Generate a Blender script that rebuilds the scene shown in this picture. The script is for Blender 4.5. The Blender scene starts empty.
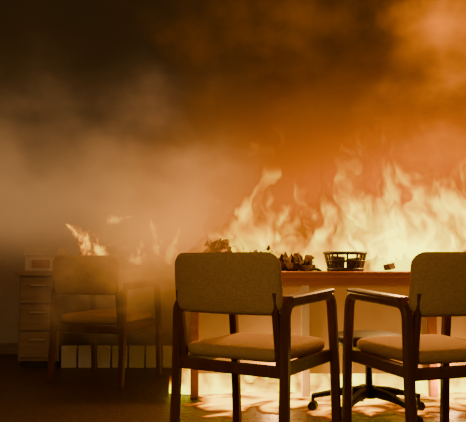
import bpy, bmesh, math, random
from mathutils import Vector, Matrix, Euler, noise as mnoise
random.seed(4)
C = bpy.context.scene.collection

# ------------------------------------------------------------ helpers
def new_obj(name, mesh=None, parent=None, mat=None, loc=None):
    o = bpy.data.objects.new(name, mesh)
    C.objects.link(o)
    if parent: o.parent = parent
    if mat and mesh: mesh.materials.append(mat)
    if loc: o.location = loc
    return o

def mesh_from(name, verts, faces, smooth=False):
    me = bpy.data.meshes.new(name)
    me.from_pydata(verts, [], faces)
    bm = bmesh.new(); bm.from_mesh(me)
    bmesh.ops.recalc_face_normals(bm, faces=bm.faces)
    bm.to_mesh(me); bm.free()
    if smooth:
        for p in me.polygons: p.use_smooth = True
    me.update()
    return me

def box(name, lo, hi, mat, parent=None, bevel=0.0, rot=None):
    lo = Vector(lo); hi = Vector(hi); c = (lo+hi)/2; h = (hi-lo)/2
    bm = bmesh.new()
    bmesh.ops.create_cube(bm, size=2)
    for v in bm.verts:
        v.co = Vector((v.co.x*h.x, v.co.y*h.y, v.co.z*h.z))
    if bevel > 0:
        bmesh.ops.bevel(bm, geom=bm.edges[:], offset=bevel, segments=2, profile=0.6, affect='EDGES')
    if rot: bmesh.ops.rotate(bm, verts=bm.verts, matrix=rot)
    bmesh.ops.translate(bm, verts=bm.verts, vec=c)
    me = bpy.data.meshes.new(name); bm.to_mesh(me); bm.free()
    return new_obj(name, me, parent, mat)

def round_path(pts, r=0.05, seg=6):
    pts = [Vector(p) for p in pts]; out = [pts[0]]
    for i in range(1, len(pts)-1):
        a, b, c = pts[i-1], pts[i], pts[i+1]
        d1 = (a-b); d2 = (c-b)
        rr = min(r, d1.length*0.45, d2.length*0.45)
        p1 = b+d1.normalized()*rr; p2 = b+d2.normalized()*rr
        for k in range(seg+1):
            t = k/seg
            out.append(p1*(1-t)**2 + b*2*t*(1-t) + p2*t*t)
    out.append(pts[-1]); return out

def bar(name, pts, side, w, h, mat, parent=None, r=0.05, bevel=0.006):
    P = round_path(pts, r) if len(pts) > 2 else [Vector(p) for p in pts]
    side = Vector(side).normalized(); V = []; F = []
    for i, p in enumerate(P):
        t = (P[min(i+1, len(P)-1)]-P[max(i-1, 0)]).normalized()
        n = t.cross(side).normalized()
        hh = h[0]+(h[1]-h[0])*i/(len(P)-1) if isinstance(h, tuple) else h
        b = min(bevel, w*.3, hh*.3)
        for su, sv in ((-w/2+b, -hh/2), (w/2-b, -hh/2), (w/2, -hh/2+b), (w/2, hh/2-b), (w/2-b, hh/2), (-w/2+b, hh/2), (-w/2, hh/2-b), (-w/2, -hh/2+b)):
            V.append(p+side*su+n*sv)
    n8 = 8
    for i in range(len(P)-1):
        for k in range(n8):
            F.append((i*n8+k, i*n8+(k+1) % n8, (i+1)*n8+(k+1) % n8, (i+1)*n8+k))
    F.append(tuple(range(n8))); F.append(tuple(range((len(P)-1)*n8, len(P)*n8)))
    return new_obj(name, mesh_from(name, V, F), parent, mat)

def rrect(w, h, r, seg=6):
    pts = []
    for cx, cy, a0 in ((w/2-r, h/2-r, 0), (-w/2+r, h/2-r, 90), (-w/2+r, -h/2+r, 180), (w/2-r, -h/2+r, 270)):
        for k in range(seg+1):
            a = math.radians(a0+90*k/seg)
            pts.append((cx+r*math.cos(a), cy+r*math.sin(a)))
    out = []
    for i in range(len(pts)):
        a = pts[i]; b = pts[(i+1) % len(pts)]
        out.append(a)
        d = math.dist(a, b)
        if d > 0.05:
            n = max(2, int(d/0.03))
            for k in range(1, n): out.append((a[0]+(b[0]-a[0])*k/n, a[1]+(b[1]-a[1])*k/n))
    return out

def cushion(name, w, h, t, r, edge, fn, mat, parent=None, dome=0.012):
    base = rrect(w, h, r); N = len(base); rings = []
    scales = [0.15, 0.4, 0.65, 0.82, 0.93]
    def ring(ins, n):
        return [(u*(1-2*ins/w), v*(1-2*ins/h), n) for u, v in base]
    for s in scales:
        rings.append([(u*s*(1-2*edge/w), v*s*(1-2*edge/h), -t/2-dome*(1-s**3)) for u, v in base])
    for k in range(9):
        a = -math.pi/2+math.pi*k/8
        rings.append(ring(edge*(1-math.cos(a)), t/2*math.sin(a)))
    for s in reversed(scales):
        rings.append([(u*s*(1-2*edge/w), v*s*(1-2*edge/h), t/2+dome*(1-s**3)) for u, v in base])
    V = [fn(*p) for rg in rings for p in rg]; F = []
    for i in range(len(rings)-1):
        for k in range(N):
            F.append((i*N+k, i*N+(k+1) % N, (i+1)*N+(k+1) % N, (i+1)*N+k))
    V.append(fn(0, 0, -t/2-dome)); c0 = len(V)-1
    V.append(fn(0, 0, t/2+dome)); c1 = len(V)-1
    L = (len(rings)-1)*N
    for k in range(N):
        F.append((c0, (k+1) % N, k)); F.append((c1, L+k, L+(k+1) % N))
    return new_obj(name, mesh_from(name, V, F, True), parent, mat)

def tube(name, p0, p1, r0, r1, mat, parent=None, seg=16):
    p0 = Vector(p0); p1 = Vector(p1); d = (p1-p0)
    q = d.to_track_quat('Z', 'Y'); V = []; F = []
    for p, r in ((p0, r0), (p1, r1)):
        for k in range(seg):
            a = 2*math.pi*k/seg
            V.append(p+q @ Vector((r*math.cos(a), r*math.sin(a), 0)))
    for k in range(seg): F.append((k, (k+1) % seg, seg+(k+1) % seg, seg+k))
    F.append(tuple(range(seg))); F.append(tuple(range(seg, 2*seg)))
    return new_obj(name, mesh_from(name, V, F), parent, mat)

# ------------------------------------------------------------ materials
def surf(name, c1, c2, scale=6, rough=0.7, stretch=(1, 1, 1), bump=0.1, detail=4, spec=0.3):
    m = bpy.data.materials.new(name); m.use_nodes = True
    nt = m.node_tree; b = nt.nodes['Principled BSDF']
    tc = nt.nodes.new('ShaderNodeTexCoord'); mp = nt.nodes.new('ShaderNodeMapping')
    mp.inputs['Scale'].default_value = stretch
    nz = nt.nodes.new('ShaderNodeTexNoise'); nz.inputs['Scale'].default_value = scale; nz.inputs['Detail'].default_value = detail
    cr = nt.nodes.new('ShaderNodeValToRGB')
    cr.color_ramp.elements[0].position = .3; cr.color_ramp.elements[1].position = .7
    cr.color_ramp.elements[0].color = (*c1, 1); cr.color_ramp.elements[1].color = (*c2, 1)
    bp = nt.nodes.new('ShaderNodeBump'); bp.inputs['Strength'].default_value = bump; bp.inputs['Distance'].default_value = .02
    l = nt.links.new
    l(tc.outputs['Object'], mp.inputs[0]); l(mp.outputs[0], nz.inputs['Vector']); l(nz.outputs[0], cr.inputs[0])
    l(cr.outputs[0], b.inputs['Base Color']); l(nz.outputs[0], bp.inputs['Height']); l(bp.outputs[0], b.inputs['Normal'])
    b.inputs['Roughness'].default_value = rough; b.inputs['Specular IOR Level'].default_value = spec
    return m

M_wood = surf('chair_wood', (.075, .024, .006), (.12, .042, .011), 5, .45, (8, 8, 1), .05)
M_fabric = surf('upholstery_tan', (.36, .205, .055), (.44, .26, .08), 90, .95, bump=.3)
M_desk = surf('desk_wood', (.26, .09, .02), (.36, .14, .035), 4, .5, (1, 8, 8), .05)
M_desk2 = surf('pale_desk_wood', (.20, .115, .05), (.26, .16, .08), 4, .5, (1, 8, 8), .05)
M_panel = surf('desk_panel', (.46, .30, .15), (.56, .40, .22), 3, .6, (1, 1, 1), .03)
M_white = surf('pale_panel', (.50, .42, .30), (.60, .52, .38), 5, .6)
M_wall = surf('wall_paint', (.34, .25, .15), (.42, .33, .21), 2, .85)
M_ceil = surf('ceiling_tile', (.3, .26, .2), (.4, .35, .28), 4, .9)
M_floor = surf('carpet', (.045, .024, .010), (.08, .045, .02), 30, .5, bump=.3)
M_black = surf('charred_plastic', (.012, .010, .009), (.03, .024, .02), 12, .5)
M_char = surf('charred_paper', (.015, .008, .003), (.07, .035, .012), 9, .9, bump=.5)
M_paper = surf('paper', (.5, .4, .28), (.66, .56, .42), 7, .9)
M_metal = surf('drawer_metal', (.3, .24, .15), (.4, .33, .22), 5, .4)

class G:
    """tiny math builder for volume / flame node trees"""
    def __init__(s, name, step=None):
        s.m = bpy.data.materials.new(name); s.m.use_nodes = True
        s.nt = s.m.node_tree; s.nt.nodes.clear()
        s.out = s.nt.nodes.new('ShaderNodeOutputMaterial')
        tc = s.nt.nodes.new('ShaderNodeTexCoord'); sp = s.nt.nodes.new('ShaderNodeSeparateXYZ')
        s.nt.links.new(tc.outputs['Object'], sp.inputs[0])
        s.x, s.y, s.z = sp.outputs
        if step: s.m.cycles.volume_step_rate = step
    def put(s, sock, v):
        if hasattr(v, 'node'): s.nt.links.new(v, sock)
        else: sock.default_value = v
    def op(s, o, a, b=None, c=None, clamp=False):
        n = s.nt.nodes.new('ShaderNodeMath'); n.operation = o; n.use_clamp = clamp
        s.put(n.inputs[0], a)
        if b is not None: s.put(n.inputs[1], b)
        if c is not None: s.put(n.inputs[2], c)
        return n.outputs[0]
    def add(s, *a):
        r = a[0]
        for b in a[1:]: r = s.op('ADD', r, b)
        return r
    def mul(s, *a):
        r = a[0]
        for b in a[1:]: r = s.op('MULTIPLY', r, b)
        return r
    def sub(s, a, b): return s.op('SUBTRACT', a, b)
    def sq(s, a): return s.op('MULTIPLY', a, a)
    def step(s, v, a, b):
        n = s.nt.nodes.new('ShaderNodeMapRange'); n.interpolation_type = 'SMOOTHSTEP'
        if a > b: a2, b2, t0, t1 = b, a, 1, 0
        else: a2, b2, t0, t1 = a, b, 0, 1
        s.put(n.inputs['Value'], v); n.inputs['From Min'].default_value = a2; n.inputs['From Max'].default_value = b2
        n.inputs['To Min'].default_value = t0; n.inputs['To Max'].default_value = t1
        return n.outputs[0]
    def gauss(s, v, c, w):
        d = s.mul(s.sub(v, c), 1.0/w)
        return s.op('EXPONENT', s.mul(s.sq(d), -1.0))
    def vec(s, a, b, c):
        n = s.nt.nodes.new('ShaderNodeCombineXYZ')
        s.put(n.inputs[0], a); s.put(n.inputs[1], b); s.put(n.inputs[2], c); return n.outputs[0]
    def noise(s, a, b, c, detail=2, dist=0.0, rough=.5):
        n = s.nt.nodes.new('ShaderNodeTexNoise'); n.inputs['Scale'].default_value = 1
        n.inputs['Detail'].default_value = detail; n.inputs['Distortion'].default_value = dist
        n.inputs['Roughness'].default_value = rough
        s.nt.links.new(s.vec(a, b, c), n.inputs['Vector']); return n.outputs[0]
    def curve(s, v, x0, x1, pts, ymax):
        n = s.nt.nodes.new('ShaderNodeFloatCurve')
        cv = n.mapping.curves[0]
        P = [((x-x0)/(x1-x0), y/ymax) for x, y in pts]
        cv.points[0].location = P[0]; cv.points[1].location = P[-1]
        for p in P[1:-1]: cv.points.new(*p)
        n.mapping.update()
        s.put(n.inputs['Value'], s.mul(s.sub(v, x0), 1.0/(x1-x0)))
        return s.mul(n.outputs[0], ymax)
    def ramp(s, v, stops):
        n = s.nt.nodes.new('ShaderNodeValToRGB'); e = n.color_ramp.elements
        e[0].position, e[0].color = stops[0][0], (*stops[0][1], 1)
        e[1].position, e[1].color = stops[-1][0], (*stops[-1][1], 1)
        for p, c in stops[1:-1]:
            k = e.new(p); k.color = (*c, 1)
        s.put(n.inputs[0], v); return n.outputs[0]
    def scale(s, col, k):
        n = s.nt.nodes.new('ShaderNodeVectorMath'); n.operation = 'SCALE'
        if hasattr(col, 'node'): s.nt.links.new(col, n.inputs[0])
        else: n.inputs[0].default_value = col
        s.put(n.inputs['Scale'], k); return n.outputs[0]
    def vadd(s, *a):
        r = a[0]
        for b in a[1:]:
            n = s.nt.nodes.new('ShaderNodeVectorMath'); n.operation = 'ADD'
            s.nt.links.new(r, n.inputs[0]); s.nt.links.new(b, n.inputs[1]); r = n.outputs[0]
        return r
    def finish(s, dens, col):
        em = s.nt.nodes.new('ShaderNodeEmission'); ab = s.nt.nodes.new('ShaderNodeVolumeAbsorption'); ad = s.nt.nodes.new('ShaderNodeAddShader')
        ab.inputs['Color'].default_value = (0, 0, 0, 1)
        s.put(ab.inputs['Density'], dens); s.nt.links.new(col, em.inputs['Color']); s.put(em.inputs['Strength'], dens)
        s.nt.links.new(em.outputs[0], ad.inputs[0]); s.nt.links.new(ab.outputs[0], ad.inputs[1])
        s.nt.links.new(ad.outputs[0], s.out.inputs['Volume']); return s.m
    def finish_sheet(s, alpha, col, strength):
        em = s.nt.nodes.new('ShaderNodeEmission'); tr = s.nt.nodes.new('ShaderNodeBsdfTransparent'); mx = s.nt.nodes.new('ShaderNodeMixShader')
        s.nt.links.new(col, em.inputs['Color']); s.put(em.inputs['Strength'], strength)
        s.put(mx.inputs[0], alpha)
        s.nt.links.new(tr.outputs[0], mx.inputs[1]); s.nt.links.new(em.outputs[0], mx.inputs[2])
        s.nt.links.new(mx.outputs[0], s.out.inputs['Surface'])
        s.m.cycles.emission_sampling = 'NONE'
        return s.m

# ------------------------------------------------------------ room
XL, XR, YF, YB, ZC = -2.4, 2.9, -1.6, 5.9, 2.75
box('floor', (XL-.1, YF, -.1), (XR+.1, YB+.1, 0), M_floor)
box('ceiling', (XL-.1, YF, ZC), (XR+.1, YB+.1, ZC+.1), M_ceil)
box('wall_back', (XL-.1, YB, 0), (XR+.1, YB+.1, ZC), M_wall)
box('wall_left', (XL-.1, YF, 0), (XL, YB, ZC), M_wall)
box('wall_right', (XR, YF, 0), (XR+.1, YB, ZC), M_wall)
box('baseboard_back', (XL, YB-.02, 0), (XR, YB, .1), M_desk2, bevel=.004)
box('baseboard_left', (XL, YF, 0), (XL+.02, YB-.02, .1), M_desk2, bevel=.004)

# ------------------------------------------------------------ armchair
def armchair(name, loc, rotz):
    R = new_obj(name, None); R.location = loc; R.rotation_euler = (0, 0, rotz)
    W = .56; D = .50
    for sgn, tag in ((-1, 'left'), (1, 'right')):
        x = sgn*W/2
        bar('side_frame_'+tag, [(x, -D/2-.02, 0), (x, -D/2, .35), (x, -D/2+.005, .652), (x, D/2-.04, .672), (x, D/2-.01, .40), (x, D/2+.01, 0)],
            (1, 0, 0), .042, .034, M_wood, R, r=.06)
        bar('armrest_'+tag, [(x, -D/2+.03, .672), (x, 0, .682), (x, D/2-.06, .692)], (1, 0, 0), .056, .022, M_wood, R)
        bar('seat_rail_'+tag, [(x*.93, -D/2+.01, .375), (x*.93, D/2-.02, .385)], (1, 0, 0), .03, .055, M_wood, R)
        bar('back_post_'+tag, [(x*.88, -D/2+.02, .36), (x*.88, -D/2, .5), (x*.88, -D/2-.03, .70)], (1, 0, 0), .028, .03, M_wood, R)
    bar('rear_rail', [(-W/2, -D/2, .37), (W/2, -D/2, .37)], (0, 1, 0), .028, .05, M_wood, R)
    bar('front_rail', [(-W/2, D/2-.01, .38), (W/2, D/2-.01, .38)], (0, 1, 0), .028, .05, M_wood, R)
    def fs(u, v, n):
        return Vector((u, v, .432+n+.02*max(0, v)))
    cushion('seat_cushion', .50, .50, .06, .06, .028, fs, M_fabric, R, .016)
    def fb(u, v, n):
        yy = -D/2-.015-.10*v - .045*(1-(u/.27)**2) + n
        return Vector((u*(1-.12*max(0, v)), yy, .735+v))
    cushion('backrest', .55, .265, .05, .055, .022, fb, M_fabric, R, .008)
    return R

def place_chair(name, rear_left, theta):
    W, D = .56, .50
    right = Vector((math.cos(theta), -math.sin(theta), 0)); fwd = Vector((math.sin(theta), math.cos(theta), 0))
    c = Vector((*rear_left, 0)) + right*W/2 + fwd*D/2
    return armchair(name, c, -theta)

place_chair('armchair', (-.256, 3.02), math.radians(33))
place_chair('armchair', (.712, 2.67), math.radians(-20))
place_chair('armchair', (-1.25, 4.57), math.radians(22))

# ------------------------------------------------------------ main desk (burning)
D1 = new_obj('office_desk', None)
dx0, dx1, dy0, dy1, dz = -.30, 2.05, 4.0, 4.8, .765
box('desktop', (dx0, dy0, dz-.035), (dx1, dy1, dz), M_desk, D1, .005)
box('apron', (dx0+.04, dy0+.02, dz-.085), (dx1-.04, dy0+.045, dz-.035), M_desk, D1)
box('modesty_panel', (dx0+.06, dy0+.06, .14), (dx1-.06, dy0+.08, dz-.085), M_panel, D1)
for i, xx in enumerate((dx0+.04, .42, 1.2, dx1-.09)):
    box('leg_%d' % i, (xx, dy0+.025, 0), (xx+.05, dy0+.075, dz-.035), M_white if i == 1 else M_desk, D1, .004)
for i, xx in enumerate((dx0+.04, dx1-.09)):
    box('rear_leg_%d' % i, (xx, dy1-.08, 0), (xx+.05, dy1-.03, dz-.035), M_desk, D1, .004)

# ------------------------------------------------------------ left desk
D2 = new_obj('pedestal_desk', None)
ax0, ax1, ay0, ay1, az = -1.70, -.36, 5.12, 5.80, .75
box('desktop', (ax0, ay0-.03, az-.035), (ax1, ay1, az), M_desk2, D2, .005)
box('drawer_pedestal', (ax0+.02, ay0+.02, .05), (ax0+.34, ay1-.02, az-.035), M_desk2, D2, .005)
for i in range(3):
    z0 = .08+i*.21
    box('drawer_front_%d' % i, (ax0+.035, ay0, z0), (ax0+.325, ay0+.02, z0+.195), M_desk2, D2, .006)
    tube('drawer_pull_%d' % i, (ax0+.12, ay0-.015, z0+.14), (ax0+.24, ay0-.015, z0+.14), .007, .007, M_metal, D2, 8)
    for q in (.12, .24):
        tube('pull_post_%d_%d' % (i, int(q*100)), (ax0+q, ay0-.015, z0+.14), (ax0+q, ay0+.002, z0+.14), .005, .005, M_metal, D2, 8)
box('toe_kick', (ax0+.04, ay0+.05, 0), (ax0+.32, ay1-.04, .05), M_black, D2)
box('side_panel', (ax1-.05, ay0, 0), (ax1-.02, ay1-.02, az-.035), M_desk2, D2, .004)
box('modesty_panel', (ax0+.34, ay0+.10, .26), (ax1-.05, ay0+.12, az-.035), M_desk2, D2)
for i in range(7):
    xa = ax0+.36+i*.132
    box('kick_panel_%d' % i, (xa, ay0+.02, .0), (xa+.118, ay0+.045, .17), M_white, D2, .005)

B = new_obj('file_box', None)
box('carton', (-1.66, 5.2, az), (-1.40, 5.5, az+.17), M_paper, B, .006)
box('lid', (-1.67, 5.19, az+.12), (-1.39, 5.51, az+.185), M_paper, B, .006)
box('label_strip', (-1.60, 5.188, az+.03), (-1.46, 5.2, az+.09), M_desk, B)

# ------------------------------------------------------------ debris piles
def pile(name, cx, cy, z0, wx, wy, h, n, mats, seed, tl=1.0):
    rnd = random.Random(seed)
    bm = bmesh.new()
    for i in range(n):
        px = rnd.uniform(-1, 1); py = rnd.uniform(-1, 1)
        env = max(0, 1-px*px)*.8+.2
        z = z0+.02+rnd.random()*h*env
        if i % 3 == 0:
            sx, sy, sz = rnd.uniform(.03, .08), rnd.uniform(.05, .09), rnd.uniform(.008, .02)
            r = bmesh.ops.create_cube(bm, size=2); vs = r['verts']
            for v in vs: v.co = Vector((v.co.x*sx, v.co.y*sy, v.co.z*sz))
            mi = rnd.randint(0, len(mats)-1); tilt = .5*tl
        else:
            r = bmesh.ops.create_grid(bm, x_segments=8, y_segments=8, size=1); vs = r['verts']
            sx, sy = rnd.uniform(.04, .08), rnd.uniform(.05, .09); am = rnd.uniform(.03, .06); off = rnd.random()*50
            for v in vs:
                q = mnoise.noise(Vector((v.co.x*1.6+off, v.co.y*1.6, off)))
                e = 1+.35*mnoise.noise(Vector((v.co.x*2.5, v.co.y*2.5, off+9)))
                v.co = Vector((v.co.x*sx*e, v.co.y*sy*e, am*q*2))
            mi = 0 if rnd.random() < .7 else len(mats)-1; tilt = .7*tl
        E = Euler((rnd.uniform(-tilt, tilt), rnd.uniform(-tilt, tilt), rnd.uniform(0, 3))).to_matrix()
        for v in vs:
            v.co = E @ v.co + Vector((cx+px*wx, cy+py*wy, z))
            v.co.z = max(v.co.z, z0+.001)
        for v in vs:
            for f in v.link_faces: f.material_index = mi
    me = bpy.data.meshes.new(name); bm.to_mesh(me); bm.free()
    o = new_obj(name, me)
    for m in mats: me.materials.append(m)
    return o
pile('burning_paper_pile', .02, 4.24, dz, .24, .08, .16, 80, [M_char, M_black, M_char], 21)
pile('burning_paper_pile', .38, 4.20, dz, .10, .06, .04, 20, [M_char, M_black, M_char], 22, .5)
pile('burning_paper_pile', 1.15, 4.22, dz, .26, .08, .02, 34, [M_char, M_black, M_char], 23, .5)
pile('burning_paper_pile', 1.72, 4.26, dz, .20, .10, .15, 50, [M_char, M_black, M_char], 9)
pile('burning_paper_pile', -.90, 5.45, az, .36, .14, .22, 90, [M_char, M_black, M_desk, M_paper], 5)

# ------------------------------------------------------------ wire basket on desk
def basket(cx, cy, z0):
    R = new_obj('desk_basket', None)
    def ring(nm, rx, ry, z, th):
        V = []; F = []; n = 40; k = 8
        for i in range(n):
            a = 2*math.pi*i/n
            ca, sa = math.cos(a), math.sin(a)
            e = .6
            X = rx*math.copysign(abs(ca)**e, ca); Y = ry*math.copysign(abs(sa)**e, sa)
            nr = Vector((ca, sa, 0))
            for j in range(k):
                b = 2*math.pi*j/k
                V.append(Vector((cx+X, cy+Y, z))+nr*th*math.cos(b)+Vector((0, 0, th*math.sin(b))))
        for i in range(n):
            for j in range(k):
                F.append((i*k+j, ((i+1) % n)*k+j, ((i+1) % n)*k+(j+1) % k, i*k+(j+1) % k))
        new_obj(nm, mesh_from(nm, V, F, True), R, M_black)
    ring('rim', .128, .09, z0+.115, .010); ring('middle_wire', .118, .082, z0+.065, .007); ring('base_ring', .105, .072, z0+.012, .012)
    for i in range(20):
        a = 2*math.pi*i/20; ca, sa = math.cos(a), math.sin(a)
        X = math.copysign(abs(ca)**.6, ca); Y = math.copysign(abs(sa)**.6, sa)
        tube('wire_%d' % i, (cx+.105*X, cy+.072*Y, z0+.01), (cx+.128*X, cy+.09*Y, z0+.115), .006, .006, M_black, R, 6)
    box('bottom', (cx-.1, cy-.065, z0), (cx+.1, cy+.065, z0+.012), M_black, R)
    box('contents_1', (cx-.09, cy-.055, z0+.012), (cx-.01, cy+.055, z0+.095), M_char, R, .006, Matrix.Rotation(.08, 3, 'Y'))
    box('contents_2', (cx+.012, cy-.05, z0+.012), (cx+.085, cy+.05, z0+.085), M_char, R, .006, Matrix.Rotation(-.08, 3, 'Y'))
basket(.71, 4.13, dz)

# ------------------------------------------------------------ swivel stool
def stool(cx, cy):
    R = new_obj('swivel_stool', None); R.location = (cx, cy, 0)
    for i in range(5):
        a = math.radians(18+72*i); d = Vector((math.cos(a), math.sin(a), 0)); s = Vector((-d.y, d.x, 0))
        bar('base_arm_%d' % i, [d*.03+Vector((0, 0, .125)), d*.16+Vector((0, 0, .115)), d*.31+Vector((0, 0, .08))], s, .04, (.05, .026), M_black, R)
        c = d*.31
        tube('castor_stem_%d' % i, c+Vector((0, 0, .04)), c+Vector((0, 0, .085)), .01, .01, M_black, R, 8)
        for q in (-1, 1):
            tube('castor_wheel_%d_%d' % (i, q+1), c+s*q*.008+Vector((0, 0, .027)), c+s*q*.028+Vector((0, 0, .027)), .027, .025, M_black, R, 16)
    tube('hub', (0, 0, .09), (0, 0, .155), .04, .035, M_black, R, 20)
    tube('gas_lift', (0, 0, .15), (0, 0, .36), .022, .016, M_black, R, 16)
    tube('mechanism_plate', (0, 0, .345), (0, 0, .375), .07, .11, M_black, R, 20)
    cushion('seat_pad', .38, .36, .06, .15, .025, lambda u, v, n: Vector((u, v, .405+n)), M_black, R, .01)
stool(.74, 3.60)

# ------------------------------------------------------------ FLAMES (layered wavy sheets of burning gas)
def sheets(name, layers, mat, nx=60, nz=20, parent_bend=.06):
    V = []; F = []
    for li, (xa, xb, y0, za, zb) in enumerate(layers):
        o0 = len(V)
        for i in range(nx+1):
            for j in range(nz+1):
                xx = xa+(xb-xa)*i/nx; z_ = za+(zb-za)*j/nz
                d = parent_bend*mnoise.noise(Vector((xx*2.2, li*3.1, z_*1.8)))*2
                V.append((xx, y0+d, z_))
        for i in range(nx):
            for j in range(nz):
                a = o0+i*(nz+1)+j
                F.append((a, a+nz+1, a+nz+2, a+1))
    return new_obj(name, mesh_from(name, V, F, True), None, mat)

FR = [(0, (1, .12, .0)), (.3, (1, .27, .0)), (.6, (1, .58, .0)), (1, (1, .92, .02))]
FC = [(0, (1, .12, .0)), (.4, (1, .28, .0)), (1, (1, .62, .02))]
g = G('flame_gas')
x, y, z = g.x, g.y, g.z
zz = g.sub(z, .76)
n1 = g.noise(g.mul(x, 2.6), g.mul(y, 2.5), g.mul(z, 1.6), 1)
xp = g.add(x, g.mul(g.sub(n1, .5), zz, .9))
n1b = g.noise(g.mul(x, 8), g.mul(y, 6), g.add(g.mul(z, 6), 7), 1)
xp = g.add(xp, g.mul(g.sub(n1b, .5), .18))
Hc = g.curve(xp, -.6, 2.8, [(-.6, .03), (-.38, .05), (-.25, .26), (-.1, .42), (.0, .52), (.13, .50), (.2, .92), (.26, .90), (.33, .54), (.42, .58), (.5, .62), (.62, .54), (.72, .66), (.8, .86), (.95, 1.0), (1.05, 1.05), (1.2, .98), (1.35, .82), (1.55, .72), (1.75, .74), (2.2, .85), (2.8, .6)], 1.1)
back = g.mul(g.step(y, 4.55, 4.66), g.step(x, .2, .8))
h = g.op('DIVIDE', zz, g.mul(g.op('MAXIMUM', Hc, .02), g.add(1.0, g.mul(back, .45))))
n2 = g.noise(g.mul(xp, 4.6), g.mul(y, 7), g.mul(z, 2.8), 2, .5)
n3 = g.noise(g.mul(xp, 13), g.mul(y, 12), g.mul(z, 7), 2, .4)
t = g.add(g.sub(.86, h), g.mul(g.sub(n2, .5), 3.3), g.mul(g.sub(n3, .5), .9), g.mul(g.step(x, -.15, -.42), -1.2), g.mul(g.gauss(z, .76, .25), g.step(x, .3, .9), .3))
core = g.add(.28, g.mul(g.gauss(x, 1.15, .50), g.gauss(z, .92, .42), 1.3), g.mul(g.gauss(x, .0, .16), .5), g.mul(g.gauss(x, .38, .16), .5), g.mul(g.gauss(x, 1.75, .25), .5))
alpha = g.mul(g.step(t, .0, .45), .64)
tt = g.mul(t, g.add(.33, g.mul(core, .48)))
st = g.add(.5, g.mul(g.step(tt, .05, 1.15), 5.2))
mat = g.finish_sheet(alpha, g.ramp(tt, FR), st)
sheets('desk_flames', [(-.5, 2.6, 4.14, .767, 1.9), (-.5, 2.6, 4.32, .767, 1.9), (-.5, 2.6, 4.48, .767, 1.9), (-.5, 2.7, 4.68, .767, 2.4)], mat)

g = G('low_flame_gas')
x, y, z = g.x, g.y, g.z
n2 = g.noise(g.mul(x, 7), g.mul(y, 7), g.mul(z, 5), 2, .5)
t = g.add(g.sub(.95, g.mul(z, 4.0)), g.mul(g.sub(n2, .5), 2.4))
alpha = g.mul(g.step(t, .0, .35), .85)
mat = g.finish_sheet(alpha, g.ramp(t, FR), g.add(.8, g.mul(g.step(t, .1, 1.1), 4.5)))
fl = sheets('floor_fire', [(-.4, 2.2, 4.16, .004, .38), (-.4, 2.2, 4.5, .004, .42)], mat, 50, 6, .05)
g = G('burning_carpet')
x, y, z = g.x, g.y, g.z
n2 = g.noise(g.mul(x, 5), g.mul(y, 5), 1.0, 4, .6)
n3 = g.noise(g.mul(x, 1.6), g.mul(y, 2.2), 4.0, 1)
edge = g.step(y, 3.25, 3.9)
t = g.add(.02, g.mul(g.sub(n2, .5), 3.8), g.mul(g.sub(n3, .5), 1.2), g.mul(g.sub(edge, .5), 1.4), g.mul(g.step(x, -.1, -.45), -1.4))
mat = g.finish_sheet(g.mul(g.step(t, .0, .3), .95), g.ramp(t, FC), g.add(.5, g.mul(g.step(t, .1, 1.1), 4.5)))
V = [(-.5, 3.1, .004), (2.3, 3.1, .004), (2.3, 4.9, .004), (-.5, 4.9, .004)]
new_obj('burning_carpet_patch', mesh_from('patch', V, [(0, 1, 2, 3)]), None, mat)

# ------------------------------------------------------------ small flames on left desk
g = G('small_flame_gas')
x, y, z = g.x, g.y, g.z
def tongue(x0, z0, x1, z1, w):
    dx, dz_ = x1-x0, z1-z0; L2 = dx*dx+dz_*dz_
    s = g.mul(g.add(g.mul(g.sub(x, x0), dx), g.mul(g.sub(z, z0), dz_)), 1/L2)
    sc = g.op('ADD', s, 0, clamp=True)
    ex = g.sub(x, g.add(x0, g.mul(sc, dx))); ez = g.sub(z, g.add(z0, g.mul(sc, dz_)))
    r = g.op('SQRT', g.add(g.sq(ex), g.sq(ez)))
    ww = g.mul(g.sub(1.15, sc), w)
    return g.sub(1.0, g.op('DIVIDE', r, ww))
A = [tongue(-1.13, .96, -1.33, 1.12, .10), tongue(-1.05, .88, -1.08, 1.0, .09), tongue(-.98, 1.15, -.80, 1.19, .05), tongue(-.60, .95, -.66, 1.16, .08), tongue(-.5, .86, -.42, 1.10, .09), tongue(-.75, .85, -.72, 1.02, .08)]
m_ = A[0]
for a in A[1:]: m_ = g.op('MAXIMUM', m_, a)
nn = g.noise(g.mul(x, 16), g.mul(y, 9), g.mul(z, 12), 2, .5)
t = g.add(g.mul(m_, 1.0), g.mul(g.sub(nn, .5), 2.2))
mat = g.finish_sheet(g.mul(g.step(t, .0, .7), .9), g.ramp(g.mul(t, .6), FR), g.add(.9, g.mul(g.step(t, .2, 1.2), 5)))
sheets('small_flames', [(-1.6, -.25, 5.18, .80, 1.35)], mat, 24, 10, .04)

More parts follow.
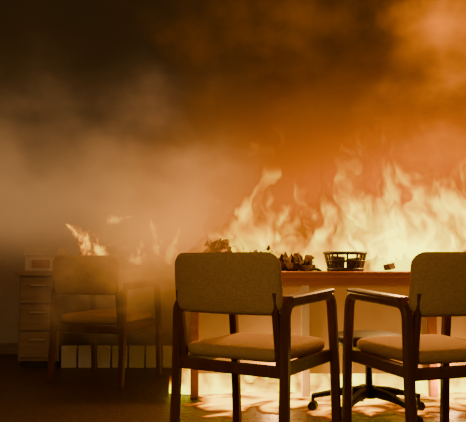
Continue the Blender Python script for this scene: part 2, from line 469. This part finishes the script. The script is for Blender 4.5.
# ------------------------------------------------------------ SMOKE (firelight put into its emission colours)
g = G('smoke_glow_volume', .5)
x, y, z = g.x, g.y, g.z
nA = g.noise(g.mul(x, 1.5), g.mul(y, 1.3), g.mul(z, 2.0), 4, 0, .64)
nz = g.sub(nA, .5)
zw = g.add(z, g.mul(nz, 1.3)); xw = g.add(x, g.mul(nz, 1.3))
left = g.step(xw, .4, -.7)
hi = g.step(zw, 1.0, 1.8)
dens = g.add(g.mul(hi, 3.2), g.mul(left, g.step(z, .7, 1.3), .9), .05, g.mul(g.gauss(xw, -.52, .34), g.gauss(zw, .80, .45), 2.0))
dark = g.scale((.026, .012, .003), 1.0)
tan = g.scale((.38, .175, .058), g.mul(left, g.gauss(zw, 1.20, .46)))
fire_glow = g.scale((1.35, .24, .0), g.mul(g.gauss(xw, 1.05, 1.0), g.gauss(zw, 1.10, .50)))  # glow around the flames, painted as emission instead of scattered light
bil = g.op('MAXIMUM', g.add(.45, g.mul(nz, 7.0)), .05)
fire_glow_right = g.scale((.85, .19, .0), g.mul(g.step(xw, .75, 1.6), g.step(zw, 1.0, 1.6), bil))
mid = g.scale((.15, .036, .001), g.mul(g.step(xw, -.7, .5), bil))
fire_glow_left = g.scale((.75, .25, .015), g.mul(g.gauss(xw, -.3, .55), g.gauss(zw, 1.0, .36)))  # painted glow in the haze left of the fire
mat = g.finish(dens, g.vadd(dark, tan, fire_glow, fire_glow_right, mid, fire_glow_left))
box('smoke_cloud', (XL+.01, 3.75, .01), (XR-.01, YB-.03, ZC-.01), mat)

# ------------------------------------------------------------ lights
def point(name, loc, e, col, r=.05):
    l = bpy.data.lights.new(name, 'POINT'); l.energy = e; l.color = col; l.shadow_soft_size = r
    o = bpy.data.objects.new(name, l); C.objects.link(o); o.location = loc
fc = (1, .46, .12)
point('fire_light', (1.1, 4.08, 1.15), 130, fc)
point('fire_light', (.1, 4.08, 1.15), 60, fc)
point('floor_fire_light', (.25, 3.95, .10), 10, fc, .03)
point('floor_fire_light', (1.3, 3.95, .10), 10, fc, .03)
l = bpy.data.lights.new('front_fill_light', 'AREA'); l.energy = 72; l.size = 1.6; l.color = (1, .70, .36)  # unseen fill added behind the camera to brighten the chair backs
o = bpy.data.objects.new('front_fill_light', l); C.objects.link(o); o.location = (-.6, -.6, 2.6)
o.rotation_euler = (math.radians(55), 0, math.radians(2))

w = bpy.data.worlds.new('world'); bpy.context.scene.world = w; w.use_nodes = True
w.node_tree.nodes['Background'].inputs[0].default_value = (1, .7, .4, 1)
w.node_tree.nodes['Background'].inputs[1].default_value = .06

# ------------------------------------------------------------ camera
cam = bpy.data.cameras.new('camera'); co = bpy.data.objects.new('camera', cam); C.objects.link(co)
cam.sensor_width = 36; cam.lens = 650/466*36
co.location = (0, 0, .83); co.rotation_euler = (math.radians(90)+math.atan(50/650), 0, 0)
cam.clip_start = .05
bpy.context.scene.camera = co
